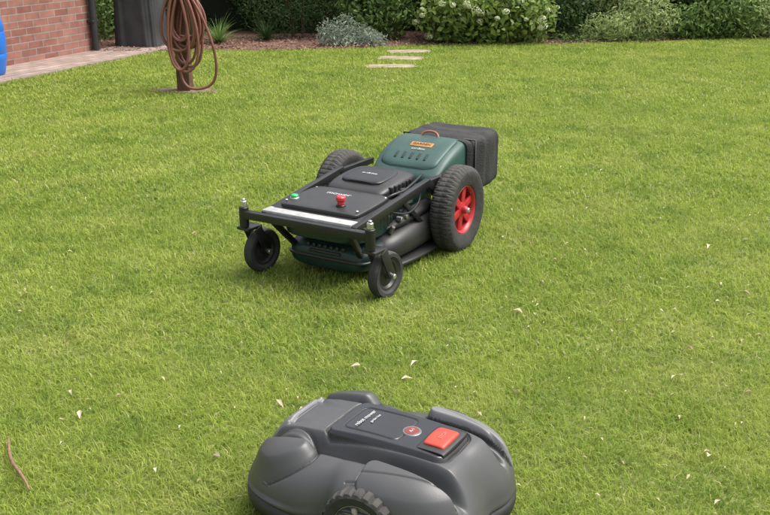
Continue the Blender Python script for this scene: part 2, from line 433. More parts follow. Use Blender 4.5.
# paved path along house
def path():
    m, nt, b = new_mat("paving"); L = nt.links
    tc = N(nt, 'ShaderNodeTexCoord')
    br = N(nt, 'ShaderNodeTexBrick'); br.inputs['Scale'].default_value = 1; br.inputs['Brick Width'].default_value = 0.21; br.inputs['Row Height'].default_value = 0.105
    br.inputs['Mortar Size'].default_value = 0.005; br.inputs['Color1'].default_value = (0.30, 0.22, 0.19, 1); br.inputs['Color2'].default_value = (0.42, 0.32, 0.28, 1); br.inputs['Mortar'].default_value = (0.12, 0.11, 0.08, 1)
    L.new(tc.outputs['Object'], br.inputs['Vector'])
    no = N(nt, 'ShaderNodeTexNoise'); no.inputs['Scale'].default_value = 5; no.inputs['Detail'].default_value = 8; L.new(tc.outputs['Object'], no.inputs['Vector'])
    cr = N(nt, 'ShaderNodeValToRGB'); cr.color_ramp.elements[0].position = .3; cr.color_ramp.elements[0].color = (.5, .5, .48, 1); cr.color_ramp.elements[1].position = .7
    L.new(no.outputs['Fac'], cr.inputs['Fac'])
    mx = N(nt, 'ShaderNodeMix', data_type='RGBA', blend_type='MULTIPLY'); mx.inputs['Factor'].default_value = 0.7
    L.new(br.outputs['Color'], mx.inputs['A']); L.new(cr.outputs[0], mx.inputs['B']); 
    L.new(mx.outputs['Result'], b.inputs['Base Color']); b.inputs['Roughness'].default_value = 0.9
    bp = N(nt, 'ShaderNodeBump'); bp.inputs['Strength'].default_value = 0.7; bp.inputs['Distance'].default_value = 0.006; bp.invert = True
    L.new(br.outputs['Fac'], bp.inputs['Height']); L.new(bp.outputs[0], b.inputs['Normal'])
    e = empty("garden_path", (WA[0], WA[1], 0), math.atan2(WD[1], WD[0]))
    V = [(-1.0, 0.002, 0.02), (7, 0.002, 0.02), (7, 0.66, 0.02), (-1.0, 0.66, 0.02)]
    mesh_obj("pavers", V, [(0, 1, 2, 3)], m, e, smooth=False)
    kerb = mat("concrete_edging", (0.24, 0.19, 0.16), 0.9, var=0.25, scale=12, bump=0.3)
    for i in range(8): box("edging", (-0.5+i*1.0, 0.69, 0.008), (0.99, 0.055, 0.04), kerb, e, bev=0.006)
    sm = mat("flagstone", (0.24, 0.20, 0.13), 0.9, var=0.3, scale=9, bump=0.5, bscale=30, c2=(0.36, 0.31, 0.21))
    e2 = empty("stepping_stones")
    for k, (x, y, a, b2, r) in enumerate(stones):
        bm = bmesh.new(); vs = []
        n = 18
        for i in range(n):
            t = 2*math.pi*i/n; c, s = math.cos(t), math.sin(t)
            rr = 1+random.uniform(-.05, .05)
            vs.append(bm.verts.new((a*1.02*rr*math.copysign(abs(c)**.45, c), b2*1.02*rr*math.copysign(abs(s)**.45, s), -0.01)))
        f = bm.faces.new(vs); ex = bmesh.ops.extrude_face_region(bm, geom=[f])
        bmesh.ops.translate(bm, vec=(0, 0, 0.022), verts=[v for v in ex['geom'] if isinstance(v, bmesh.types.BMVert)])
        bmesh.ops.recalc_face_normals(bm, faces=bm.faces)
        me = bpy.data.meshes.new("slab"); bm.to_mesh(me); bm.free(); me.materials.append(sm)
        ob = bpy.data.objects.new("slab", me); ob.location = (x, y, 0); ob.rotation_euler = (0, 0, r); link(ob, e2)
path()

# blue barrel
def barrel():
    m = mat("blue_plastic", (0.02, 0.15, 0.55), 0.4, var=0.1, scale=4)
    prof = [(0, 0.02), (0.185, 0.02), (0.195, 0.035), (0.205, 0.09), (0.222, 0.17), (0.228, 0.21), (0.222, 0.225), (0.229, 0.24), (0.232, 0.33), (0.229, 0.42), (0.222, 0.435), (0.228, 0.45),
            (0.222, 0.5), (0.205, 0.57), (0.185, 0.61), (0.15, 0.635), (0.14, 0.635), (0.138, 0.625), (0, 0.622)]
    e = empty("water_barrel", (-3.94, 9.66, 0))
    lathe("drum", prof, m, e, 64)
    k = mat("black_cap", (0.02, 0.02, 0.02), 0.5)
    cyl("cap", (0.07, 0, 0.62), (0.07, 0, 0.65), 0.035, k, e); cyl("cap_small", (-0.08, 0, 0.62), (-0.08, 0, 0.645), 0.025, k, e)
barrel()

# covered barbecue
def bbq():
    m = mat("cover_fabric", (0.042, 0.044, 0.047), 0.7, var=0.3, scale=5, bump=0.5, bscale=7)
    e = empty("covered_barbecue", (-2.93, 11.98, 0), math.radians(-12))
    V = []; F = []; seg = 120
    zs = [0.02, 0.06, 0.15, 0.3, 0.45, 0.6, 0.75, 0.88, 0.96, 1.0, 1.01]
    sc = [1.02, 1.01, 1.0, .985, .97, .96, .95, .93, .86, .6, .01]
    for z, s in zip(zs, sc):
        for i in range(seg):
            a = 2*math.pi*i/seg; c, sn = math.cos(a), math.sin(a)
            fold = 1+0.035*math.sin(a*9+1.5*math.sin(z*3))*(1-z*.7)+0.015*math.sin(a*23+z*4)
            V.append((0.27*s*fold*math.copysign(abs(c)**.45, c), 0.23*s*fold*math.copysign(abs(sn)**.45, sn), z))
    for j in range(len(zs)-1):
        for i in range(seg):
            k = (i+1) % seg; F.append((j*seg+i, j*seg+k, (j+1)*seg+k, (j+1)*seg+i))
    mesh_obj("cover", V, F, m, e)
bbq()

# ------------------------------------------------------------------ hose post
def hosepost():
    e = empty("hose_post", (POST[0], POST[1], 0), math.radians(-6))
    wd = mat("brown_wood", (0.13, 0.07, 0.045), 0.8, var=0.35, scale=14, bump=0.4, bscale=40)
    box("post", (0, 0, 0.49), (0.12, 0.12, 0.98), wd, e, bev=0.008)
    box("post_cap", (0, 0, 0.995), (0.15, 0.15, 0.03), wd, e, bev=0.008)
    so_ = mat("bare_soil", (0.17, 0.12, 0.08), 0.95, var=0.4, scale=30, bump=0.8, bscale=60)
    V = [(0, 0, 0.014)]; F = []
    for i in range(40):
        a = 2*math.pi*i/40; r = 1+0.1*math.sin(i*2.3)
        V.append((0.34*r*math.cos(a), 0.15*r*math.sin(a), 0.004))
    for i in range(40): F.append((0, i+1, (i+1) % 40+1))
    mesh_obj("soil_patch", V, F, so_, e)
    hm = mat("terracotta_hose", (0.21, 0.085, 0.06), 0.5, var=0.25, scale=6)
    hk = mat("hook_metal", (0.2, 0.2, 0.2), 0.4, metal=0.8)
    tube("hook", [(0.02, -0.05, 0.9), (0.04, -0.14, 0.89), (0.05, -0.2, 0.89), (0.05, -0.22, 0.94)], 0.01, hk, e)
    pts = []
    nl = 13
    for k in range(nl):
        w_ = random.uniform(0.08, 0.17); bot = random.uniform(0.18, 0.5); top = 0.90+random.uniform(-.02, .03)
        cx = 0.05+random.uniform(-.05, .06); dy = -0.075-0.013*k
        for j in range(12):
            a = 2*math.pi*j/12
            z = (top+bot)/2+(top-bot)/2*math.cos(a); ww = w_*(1-.35*math.cos(a))*math.sin(a)
            pts.append((cx+ww, dy-0.001*j, z))
    pts += [(0.08, -0.2, 0.92), (0.16, -0.2, 0.86), (0.26, -0.19, 0.66), (0.33, -0.18, 0.45), (0.355, -0.16, 0.25), (0.32, -0.14, 0.1), (0.22, -0.13, 0.045), (0.1, -0.14, 0.035), (0.02, -0.12, 0.08), (-0.02, -0.1, 0.25), (0.0, -0.1, 0.5), (0.05, -0.09, 0.8)]
    tube("hose", pts, 0.0125, hm, e)
hosepost()

# ------------------------------------------------------------------ hedge and plants
hedge_leaf = leaf_mat("hedge_leaf", (0.010, 0.028, 0.008), (0.07, 0.125, 0.03), trans=0.2, nscale=2.0, rough=0.45)
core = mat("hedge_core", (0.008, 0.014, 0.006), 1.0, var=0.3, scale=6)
def hedge():
    e = empty("hedge")
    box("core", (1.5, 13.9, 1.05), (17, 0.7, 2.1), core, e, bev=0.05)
    n = 80000
    x = rng.uniform(-7, 10, n); z = rng.uniform(0.02, 2.3, n)
    y = 13.3+0.16*np.sin(x*2.1+z*1.3)+0.1*np.sin(x*5.3+2*z)+0.06*np.sin(z*7+x*3)+np.abs(rng.normal(0, 0.1, n))
    P = np.stack([x, y, z], 1)
    leaves("foliage", P, np.tile([0, -1.0, 0.25], (n, 1)), rng.uniform(0.035, 0.075, n), hedge_leaf, width=0.6, parent=e, jitter=0.55)
    n = 14000
    P = np.stack([rng.uniform(-7, 10, n), rng.uniform(13.4, 14.3, n), 2.15+rng.normal(0, .08, n)], 1)
    leaves("foliage_top", P, np.tile([0, 0, 1.0], (n, 1)), rng.uniform(0.04, 0.075, n), hedge_leaf, width=0.6, parent=e)
hedge()

def shrub(name, blobs, n, ls, m, width=0.5, stems=8, jitter=0.6, shell=0.5):
    cx = np.mean([b[0] for b in blobs]); cy = np.mean([b[1] for b in blobs])
    e = empty(name, (cx, cy, 0))
    B = [(b[0]-cx, b[1]-cy, *b[2:]) for b in blobs]
    P, nr = blob_points(B, n, shell)
    leaves("foliage", P, nr, rng.uniform(ls[0], ls[1], len(P)), m, width=width, parent=e, jitter=jitter)
    bk = mat("stem_bark", (0.09, 0.06, 0.04), 0.9)
    for k in range(stems):
        b = random.choice(B)
        tx = b[0]+random.uniform(-.5, .5)*b[3]; ty = b[1]+random.uniform(-.5, .5)*b[4]; tz = b[2]+random.uniform(0, .5)*b[5]
        tube("stem", [(tx*.5, ty*.5, 0), (tx*.7, ty*.6, tz*.4), (tx, ty, tz)], 0.009, bk, e, radii=[1, .8, .4])
    return e, B

hyd = leaf_mat("hydrangea_leaf", (0.08, 0.15, 0.025), (0.36, 0.47, 0.13), trans=0.35, nscale=3, rough=0.5)
e, B = shrub("hydrangea_bush", [(0.75, 12.3, 0.3, .36, .3, .32), (0.95, 12.25, 0.42, .36, .34, .4), (1.35, 12.25, 0.45, .4, .36, .45), (1.75, 12.35, 0.35, .36, .34, .38), (1.0, 12.7, 0.8, .5, .4, .4), (1.5, 12.7, 0.8, .5, .4, .4)],
             9500, (0.05, 0.11), hyd, 0.62, 14, shell=.7, jitter=.75)
def florets(e, B, k, m, y=-1):
    P = []; Nn = []
    for _ in range(k):
        b = random.choice(B[:4])
        d = Vector((random.gauss(0, .9), -abs(random.gauss(.7, .7)), random.gauss(0.2, .6))).normalized()
        c = Vector(b[:3])+Vector((d.x*b[3], d.y*b[4], d.z*b[5]))*1.04
        if c.z < 0.1: continue
        r = random.uniform(.025, .055)
        for _ in range(70):
            q = Vector((random.gauss(0, 1), random.gauss(0, 1), random.gauss(0, 1))).normalized()
            P.append(c+Vector((q.x*r, q.y*r, q.z*r*.75))); Nn.append(q)
    P = np.array(P); Nn = np.array(Nn)
    leaves("flower_heads", P, Nn, rng.uniform(.018, .028, len(P)), m, width=.9, parent=e, jitter=.2)
flw = leaf_mat("flower_petal", (0.42, 0.5, 0.25), (0.72, 0.74, 0.52), trans=.25, nscale=8)
florets(e, B, 46, flw)

lav = leaf_mat("silver_leaf", (0.18, 0.24, 0.17), (0.46, 0.52, 0.42), trans=.15, nscale=6)
shrub("lavender_plant", [(-0.66, 12.0, .12, .17, .15, .19), (-0.48, 12.05, .15, .16, .16, .22), (-.55, 11.92, .06, .2, .12, .1)], 2000, (.03, .07), lav, .2, 5, jitter=1.0, shell=.9)
shrub("lavender_plant", [(-0.16, 11.97, .07, .2, .15, .12), (-.27, 12.1, .1, .15, .12, .16)], 1600, (.03, .07), lav, .2, 5, jitter=1.0, shell=.9)
lg = leaf_mat("light_shrub_leaf", (0.16, 0.24, 0.06), (0.50, 0.58, 0.26), trans=.4, nscale=2.5)
mg = leaf_mat("mid_shrub_leaf", (0.05, 0.11, 0.025), (0.22, 0.33, 0.09), trans=.3, nscale=2.5)
dg = leaf_mat("dark_shrub_leaf", (0.014, 0.04, 0.012), (0.075, 0.14, 0.035), trans=.2, nscale=2.5)
shrub("garden_shrub", [(-0.25, 12.6, .35, .35, .3, .4), (.05, 12.65, .45, .35, .3, .45), (-.05, 12.6, .8, .4, .3, .4)], 4200, (.05, .09), mg, .5)
shrub("garden_shrub", [(-1.3, 12.75, .5, .55, .3, .55), (-.8, 12.8, .6, .5, .3, .6)], 5600, (.03, .06), dg, .3, jitter=.9, shell=.7)
shrub("garden_shrub", [(2.3, 12.75, .4, .35, .3, .45)], 2800, (.03, .07), dg, .5, shell=.7)
shrub("garden_shrub", [(2.8, 12.5, .16, .35, .25, .2), (3.3, 12.65, .25, .45, .3, .3), (3.1, 13.0, .6, .5, .3, .4)], 5600, (.04, .08), lg, .35, shell=.9, jitter=.9)
shrub("garden_shrub", [(3.9, 12.7, .2, .4, .25, .25), (4.4, 12.8, .3, .45, .3, .35), (4.2, 13.1, .7, .5, .3, .4)], 5600, (.04, .09), mg, .45, shell=.9, jitter=.9)
shrub("garden_shrub", [(5.0, 12.9, .25, .5, .3, .3), (5.7, 13.1, .4, .5, .3, .45)], 4600, (.05, .09), lg, .4, shell=.7)
shrub("garden_shrub", [(-3.6, 12.7, .4, .35, .4, .5), (-4.1, 12.9, .6, .4, .4, .6)], 4000, (.04, .08), mg, .5)
gc = []
for _ in range(60):
    x = random.uniform(1.9, 6.2); gc.append((x, float(edge_y(x))+random.uniform(.1, .5), .02, random.uniform(.1, .22), random.uniform(.08, .16), random.uniform(.05, .13)))
for _ in range(10):
    x = random.uniform(-.1, 1.9); gc.append((x, float(edge_y(x))+random.uniform(.12, .3), .02, random.uniform(.08, .16), random.uniform(.06, .1), random.uniform(.04, .09)))
shrub("ground_cover", gc, 11000, (.02, .05), mg, .4, 0)

def spiky(name, cx, cy, n, Lh, m):
    e = empty(name, (cx, cy, 0)); V = []; F = []; R = []
    for k in range(n):
        a = random.uniform(0, 2*math.pi); el = random.uniform(.5, 1.4); Lx = Lh*random.uniform(.6, 1.1); wd = random.uniform(.006, .012)
        dx, dy = math.cos(a), math.sin(a); r = random.random()
        base = len(V)
        for j in range(6):
            t = j/5; hr = Lx*t*math.cos(el)+Lx*.25*t*t; z = Lx*t*math.sin(el)-Lx*.35*t*t*(1.5-el*.6); wv = wd*(1-t*.95)
            V += [(dx*hr-dy*wv, dy*hr+dx*wv, max(z, .01)), (dx*hr+dy*wv, dy*hr-dx*wv, max(z, .01))]; R += [r, r]
        for j in range(5): F.append((base+2*j, base+2*j+1, base+2*j+3, base+2*j+2))
    ob = mesh_obj("fronds", V, F, m, e)
    a = ob.data.attributes.new('rnd', 'FLOAT', 'POINT'); a.data.foreach_set('value', R)
spiky("ornamental_grass", -2.05, 12.25, 110, .5, mg)
spiky("ornamental_grass", -2.45, 12.5, 90, .6, dg)
spiky("ornamental_grass", -1.5, 12.5, 90, .4, dg)
spiky("ornamental_grass", 3.0, 12.5, 120, .4, lg)
spiky("ornamental_grass", 4.7, 12.8, 120, .5, lg)

# ------------------------------------------------------------------ shared machine materials
blk = mat("black_plastic", (0.022, 0.022, 0.023), 0.42, var=.2, dust=.10)
blk2 = mat("black_satin_paint", (0.014, 0.014, 0.015), 0.36, var=.2, dust=.06)
rub = mat("tyre_rubber", (0.03, 0.029, 0.028), 0.8, var=.3, scale=20, bump=.3, dust=.25)
grn = mat("dark_green_plastic", (0.008, 0.030, 0.025), 0.38, var=.2, dust=.08)
tgn = mat("teal_green_plastic", (0.022, 0.070, 0.060), 0.45, var=.15, dust=.2)
red = mat("red_paint", (0.40, 0.02, 0.028), 0.35, var=.1)
redb = mat("red_button_plastic", (0.5, 0.03, 0.04), 0.3, var=.05)
grb = mat("green_button_plastic", (0.02, 0.42, 0.12), 0.3, var=.05)
slv = mat("brushed_metal", (0.6, 0.6, 0.6), 0.3, metal=.9, var=.1, scale=30)
alu = mat("matt_aluminium", (0.42, 0.42, 0.41), 0.5, metal=.2, var=.2, scale=30)
gry = mat("grey_metal", (0.25, 0.25, 0.25), 0.4, metal=.7)
wht = mat("white_print", (0.5, 0.5, 0.5), 0.5, var=.02)
org = mat("orange_label", (0.42, 0.19, 0.05), 0.5, var=.1)
fab = mat("bag_fabric", (0.02, 0.02, 0.021), 0.85, var=.3, scale=20, bump=.5, bscale=120, dust=.1)

# ------------------------------------------------------------------ big mower
def tyre(parent, name, c, R, W, rimR, m, knob=0.006, axis='X', seg=120, per=6):
    h = W/2
    prof = [(rimR, -h*.62), (rimR+.006, -h*.78), ((R+rimR)/2-.005, -h*.98), ((R+rimR)/2+.02*(R/.2), -h), (R-.018*(R/.2), -h*.93), (R-.006*(R/.2), -h*.74), (R-.001, -h*.5), (R, -h*.18), (R-.001, 0), (R, h*.18),
            (R-.001, h*.5), (R-.006*(R/.2), h*.74), (R-.018*(R/.2), h*.93), ((R+rimR)/2+.02*(R/.2), h), ((R+rimR)/2-.005, h*.98), (rimR+.006, h*.78), (rimR, h*.62)]
    def disp(i, j, r, z):
        if knob == 0 or j < 4 or j > 12: return 0
        ph = (i + (per//2 if j in (6, 7, 9, 10) else 0)) % per
        if j == 8: return -knob*.8
        return 0 if ph < per*.62 else -knob
    ob = lathe(name, prof, m, parent, seg, disp, sharp=30)
    ob.location = c; ob.rotation_euler = (0, math.pi/2, 0)
    return ob

def mower():
    e = empty("remote_control_lawn_mower", (-0.335, 3.885, 0.0), math.radians(-30))
    for s in (-1, 1):
        c = Vector((0.32*s, 0.80, 0.205))
        tyre(e, "rear_tyre", c, 0.207, 0.108, 0.112, rub, knob=.0045, seg=250, per=5)
        def ring(nm, prof, m_, x=0):
            ob = lathe(nm, prof, m_, e, 64); ob.location = c+Vector((x*s, 0, 0)); ob.rotation_euler = (0, math.pi/2*s, 0); return ob
        ring("rim", [(.1, -.045), (.118, -.04), (.119, .034), (.113, .04), (.106, .036), (.1, .02), (.098, -.045)], red)
        ring("rim_back", [(0, .0), (.1, .0), (.1, -.01), (0, -.01)], blk2)
        ring("hub", [(0, .05), (.016, .05), (.019, .046), (.02, .03), (.036, .026), (.04, .018), (.04, 0), (0, 0)], red)
        ring("hub_nut", [(0, .062), (.01, .062), (.012, .058), (.012, .045), (0, .045)], slv)
        cyl("tyre_valve", c+Vector((.02*s, .05, .075)), c+Vector((.045*s, .046, .07)), .004, blk2, e)
        for k in range(6):
            a = 2*math.pi*k/6+.3
            p0 = c+Vector((.016*s, math.cos(a)*.028, math.sin(a)*.028)); p1 = c+Vector((.022*s, math.cos(a)*.104, math.sin(a)*.104))
            sp = box("spoke", (p0+p1)/2, (.014, .036, (p1-p0).length), red, e, bev=.004); sp.rotation_euler = (a-math.pi/2, 0, 0)
    cyl("axle", (-.3, .80, .205), (.3, .80, .205), .013, gry, e)
    Z = .292
    bar("front_crossbar", (-.315, 0, Z), (.315, 0, Z), .034, .034, blk2, e)
    bar("second_crossbar", (-.25, .085, Z-.012), (.25, .085, Z-.012), .03, .03, blk2, e)
    for s in (-1, 1):
        bar("side_rail", (.225*s, .02, Z+.002), (.235*s, .66, .355), .03, .036, blk2, e)
        bar("rear_strut", (.236*s, .65, .355), (.245*s, .82, .21), .028, .036, blk2, e)
        bar("rear_rail", (.232*s, .62, .35), (.238*s, .95, .34), .026, .03, blk2, e)
        bar("drop_strut", (.2*s, .03, Z-.01), (.17*s, .17, .13), .022, .026, blk2, e)
        bar("mid_strut", (.228*s, .42, .325), (.24*s, .60, .17), .02, .022, blk2, e)
        box("axle_plate", (.25*s, .80, .23), (.012, .14, .13), blk2, e, bev=.003)
        px = .318*s
        cyl("pivot_housing", (px, 0, .235), (px, 0, .325), .021, blk2, e)
        cyl("pivot_cap", (px, 0, .325), (px, 0, .352), .014, slv, e)
        cyl("pivot_bolt", (px, 0, .352), (px, 0, .362), .008, slv, e)
        ce = empty("caster", (px, 0, 0), math.radians(-6)); ce.parent = e
        oy = .105
        box("fork_top", (0, .03, .226), (.07, .09, .014), blk2, ce, bev=.004)
        for q in (-1, 1):
            bar("fork_leg", (.034*q, .045, .222), (.034*q, oy, .1), .008, .045, blk2, ce, bev=.002)
            cyl("fork_nut", (.036*q, oy, .1), (.05*q, oy, .1), .011, slv, ce)
        tyre(ce, "caster_tyre", (0, oy, .1), .1, .048, .066, rub, knob=0, seg=64)
        for q in (-1, 1):
            ob = lathe("caster_hub", [(0, .018), (.014, .018), (.017, .008), (.05, .004), (.058, .014), (.068, .016), (.07, 0), (0, 0)], blk, ce, 48)
            ob.location = (0, oy, .1); ob.rotation_euler = (0, math.pi/2*q, 0)
    # cutting deck
    loft("deck_shell", [(.26, 0, .17, .05, .13, 3), (.30, 0, .225, .045, .175, 3), (.38, 0, .255, .042, .205, 3), (.55, 0, .268, .04, .225, 3), (.72, 0, .262, .04, .235, 3), (.84, 0, .23, .045, .23, 3), (.9, 0, .17, .06, .2, 3)], blk, e)
    loft("deck_lip", [(.25, 0, .18, .035, .058, 5), (.30, 0, .24, .035, .06, 5), (.40, 0, .272, .035, .062, 5), (.55, 0, .285, .035, .062, 5), (.72, 0, .28, .035, .062, 5), (.86, 0, .235, .035, .06, 5)], blk, e)
    loft("deck_ridge", [(.32, 0, .18, .18, .222, 2.5), (.42, 0, .225, .18, .25, 2.5), (.58, 0, .235, .18, .268, 2.5), (.74, 0, .22, .18, .265, 2.5), (.82, 0, .16, .18, .24, 2.5)], blk, e)
    for s in (-1, 1):
        for y in (.36, .5, .66): cyl("deck_bolt", (.205*s, y, .19), (.222*s, y, .222), .010, gry, e)
    # green front bumper
    loft("front_bumper", [(.145, 0, .15, .06, .12, 3), (.155, 0, .18, .05, .145, 3.4), (.19, 0, .205, .045, .165, 4), (.26, 0, .215, .045, .175, 4), (.32, 0, .21, .05, .18, 4)], grn, e)
    loft("bumper_rib", [(.138, 0, .13, .095, .107, 3), (.148, 0, .187, .092, .110, 4), (.2, 0, .212, .09, .112, 4), (.28, 0, .22, .09, .112, 4)], blk, e)
    box("bumper_vent", (0, .149, .128), (.16, .02, .014), blk, e, bev=.003)
    for k in range(7): box("bumper_slot", (-.09+.03*k, .158, .148), (.014, .016, .02), blk, e, bev=.002)
    # chassis body
    loft("chassis", [(.10, 0, .16, .20, .275, 4), (.14, 0, .19, .185, .298, 5), (.3, 0, .195, .17, .305, 5), (.6, 0, .19, .17, .31, 5), (.8, 0, .18, .18, .32, 5)], grn, e)
    for s in (-1, 1):
        for k in range(5): box("cooling_slot", (.1935*s, .3+.03*k, .25), (.006, .014, .06), blk, e, bev=.002)
    # control panel
    box("panel_tray", (0, .235, .317), (.44, .33, .016), blk2, e, bev=.006, rot=(math.radians(2), 0, 0))
    loft("panel_cover", [(.095, .0, .17, .32, .333, 5), (.11, 0, .195, .32, .340, 6), (.24, 0, .2, .32, .348, 6), (.37, 0, .19, .32, .350, 6), (.39, 0, .17, .32, .338, 5)], blk, e)
    box("metal_strip", (-.01, .053, .3165), (.45, .06, .005), alu, e, bev=.001)
    box("metal_strip_fold", (-.01, .021, .310), (.45, .004, .018), alu, e, bev=.001)
    for x, mm in ((-.165, grb), (.075, redb)):
        cyl("button_collar", (x, .165, .338), (x, .165, .350), .021, blk2 if mm is redb else slv, e)
        if mm is redb:
            cyl("stop_button_stem", (x, .165, .350), (x, .165, .368), .016, mm, e)
            cyl("stop_button", (x, .165, .366), (x, .165, .388), .022, mm, e, bev=.005)
        else: cyl("start_button", (x, .165, .35), (x, .165, .362), .017, mm, e, bev=.004)
    text("panel_print", "mower", .042, wht, e, (-.02, .30, .3504), (math.radians(.8), 0, 0))
    for k in range(4):
        cyl("panel_screw", (-.18+.36*(k % 2), .125+.235*(k//2), .343), (-.18+.36*(k % 2), .125+.235*(k//2), .3485), .006, slv, e)
    # motor hood
    loft("motor_hood", [(.385, -.01, .10, .30, .33, 3), (.41, -.01, .145, .295, .355, 4), (.5, -.01, .16, .295, .375, 4.5), (.64, -.01, .16, .295, .385, 4.5), (.715, -.01, .145, .30, .378, 4), (.74, -.01, .1, .305, .35, 3)], blk, e)
    loft("hood_insert", [(.45, -.01, .07, .36, .3785, 3), (.48, -.01, .105, .36, .384, 4), (.62, -.01, .105, .36, .393, 4), (.67, -.01, .07, .36, .388, 3)], blk2, e)
    for k in range(6): box("hood_vent", (.146, .47+.035*k, .345), (.02, .016, .035), blk2, e, bev=.002)
    text("hood_print", "e-drive", .028, wht, e, (-.01, .55, .3905), (math.radians(3), 0, 0))
    cyl("motor_side", (.19, .52, .29), (.19, .52, .335), .035, gry, e); cyl("motor_cap", (.19, .52, .335), (.19, .52, .35), .022, blk2, e)
    tube("cable", [(.17, .36, .33), (.2, .38, .36), (.215, .46, .35), (.2, .55, .36), (.17, .66, .35), (.15, .76, .36)], .006, blk2, e)
    tube("cable_loop", [(.2, .33, .3), (.25, .38, .27), (.25, .5, .25), (.23, .6, .29), (.2, .66, .33)], .005, blk2, e)
    for k in range(3): cyl("cable_gland", (.205, .42+.05*k, .24), (.235, .42+.05*k, .24), .012, slv, e)
    # green chute housing
    X = .045
    loft("collector_housing", [(.755, X, .15, .3, .335, 3.5), (.775, X, .178, .27, .360, 5), (.86, X, .19, .25, .415, 7), (.96, X, .195, .25, .454, 7), (1.06, X, .19, .25, .472, 7), (1.1, X, .175, .26, .464, 5)], tgn, e)
    loft("housing_lid", [(.79, X, .10, .345, .380, 3), (.81, X, .145, .345, .398, 6), (.86, X, .155, .36, .425, 8), (.96, X, .16, .4, .465, 8), (1.03, X, .155, .42, .479, 8), (1.05, X, .12, .43, .476, 5)], tgn, e)
    lb = box("orange_badge", (X+.01, .935, .4565), (.12, .036, .003), org, e, bev=.001, rot=(math.radians(20), 0, 0))
    text("badge_print", "GARDEN", .024, mat("dark_print", (.02, .03, .02), .5), e, (X+.01, .935, .4590), (math.radians(20), 0, 0))
    text("badge_print_small", "cordless", .022, wht, e, (X+.01, .897, .4435), (math.radians(24), 0, 0))
    for k in range(5): box("lid_rib", (X-.08+.04*k, .845, .4195), (.012, .045, .006), grn, e, bev=.002, rot=(math.radians(28), 0, 0))
    for s in (-1, 1): box("side_latch", (X+.192*s, .9, .34), (.02, .07, .045), grn, e, bev=.006)
    tube("bag_handle", [(X-.05, 1.03, .468), (X-.045, 1.045, .495), (X, 1.05, .503), (X+.045, 1.045, .495), (X+.05, 1.03, .468)], .006, mat("copper_handle", (.3, .12, .07), .4), e)
    # bag
    X = .07
    bag = loft("grass_bag", [(1.05, X, .175, .24, .467, 6), (1.10, X, .198, .22, .482, 8), (1.2, X, .212, .2, .478, 9), (1.32, X, .205, .195, .482, 8), (1.39, X, .19, .2, .462, 7), (1.41, X, .165, .23, .435, 5)], fab, e, seg=96, sub=8)
    for v in bag.data.vertices:   # fabric sag and wrinkles
        x, y, z = v.co
        s_ = .004*math.sin(x*38+5*math.sin(y*21))+.003*math.sin(y*60+z*31)
        v.co.x += s_*(.6 if abs(x-X) > .15 else 0); v.co.z += (s_-.012*math.exp(-((x-X)/.12)**2-((y-1.24)/.09)**2)) if z > .42 else 0
    tube("bag_frame", [(X-.2, 1.09, .25), (X-.2, 1.09, .47), (X+.2, 1.09, .47), (X+.2, 1.09, .25)], .005, blk2, e, smooth=False)
mower()

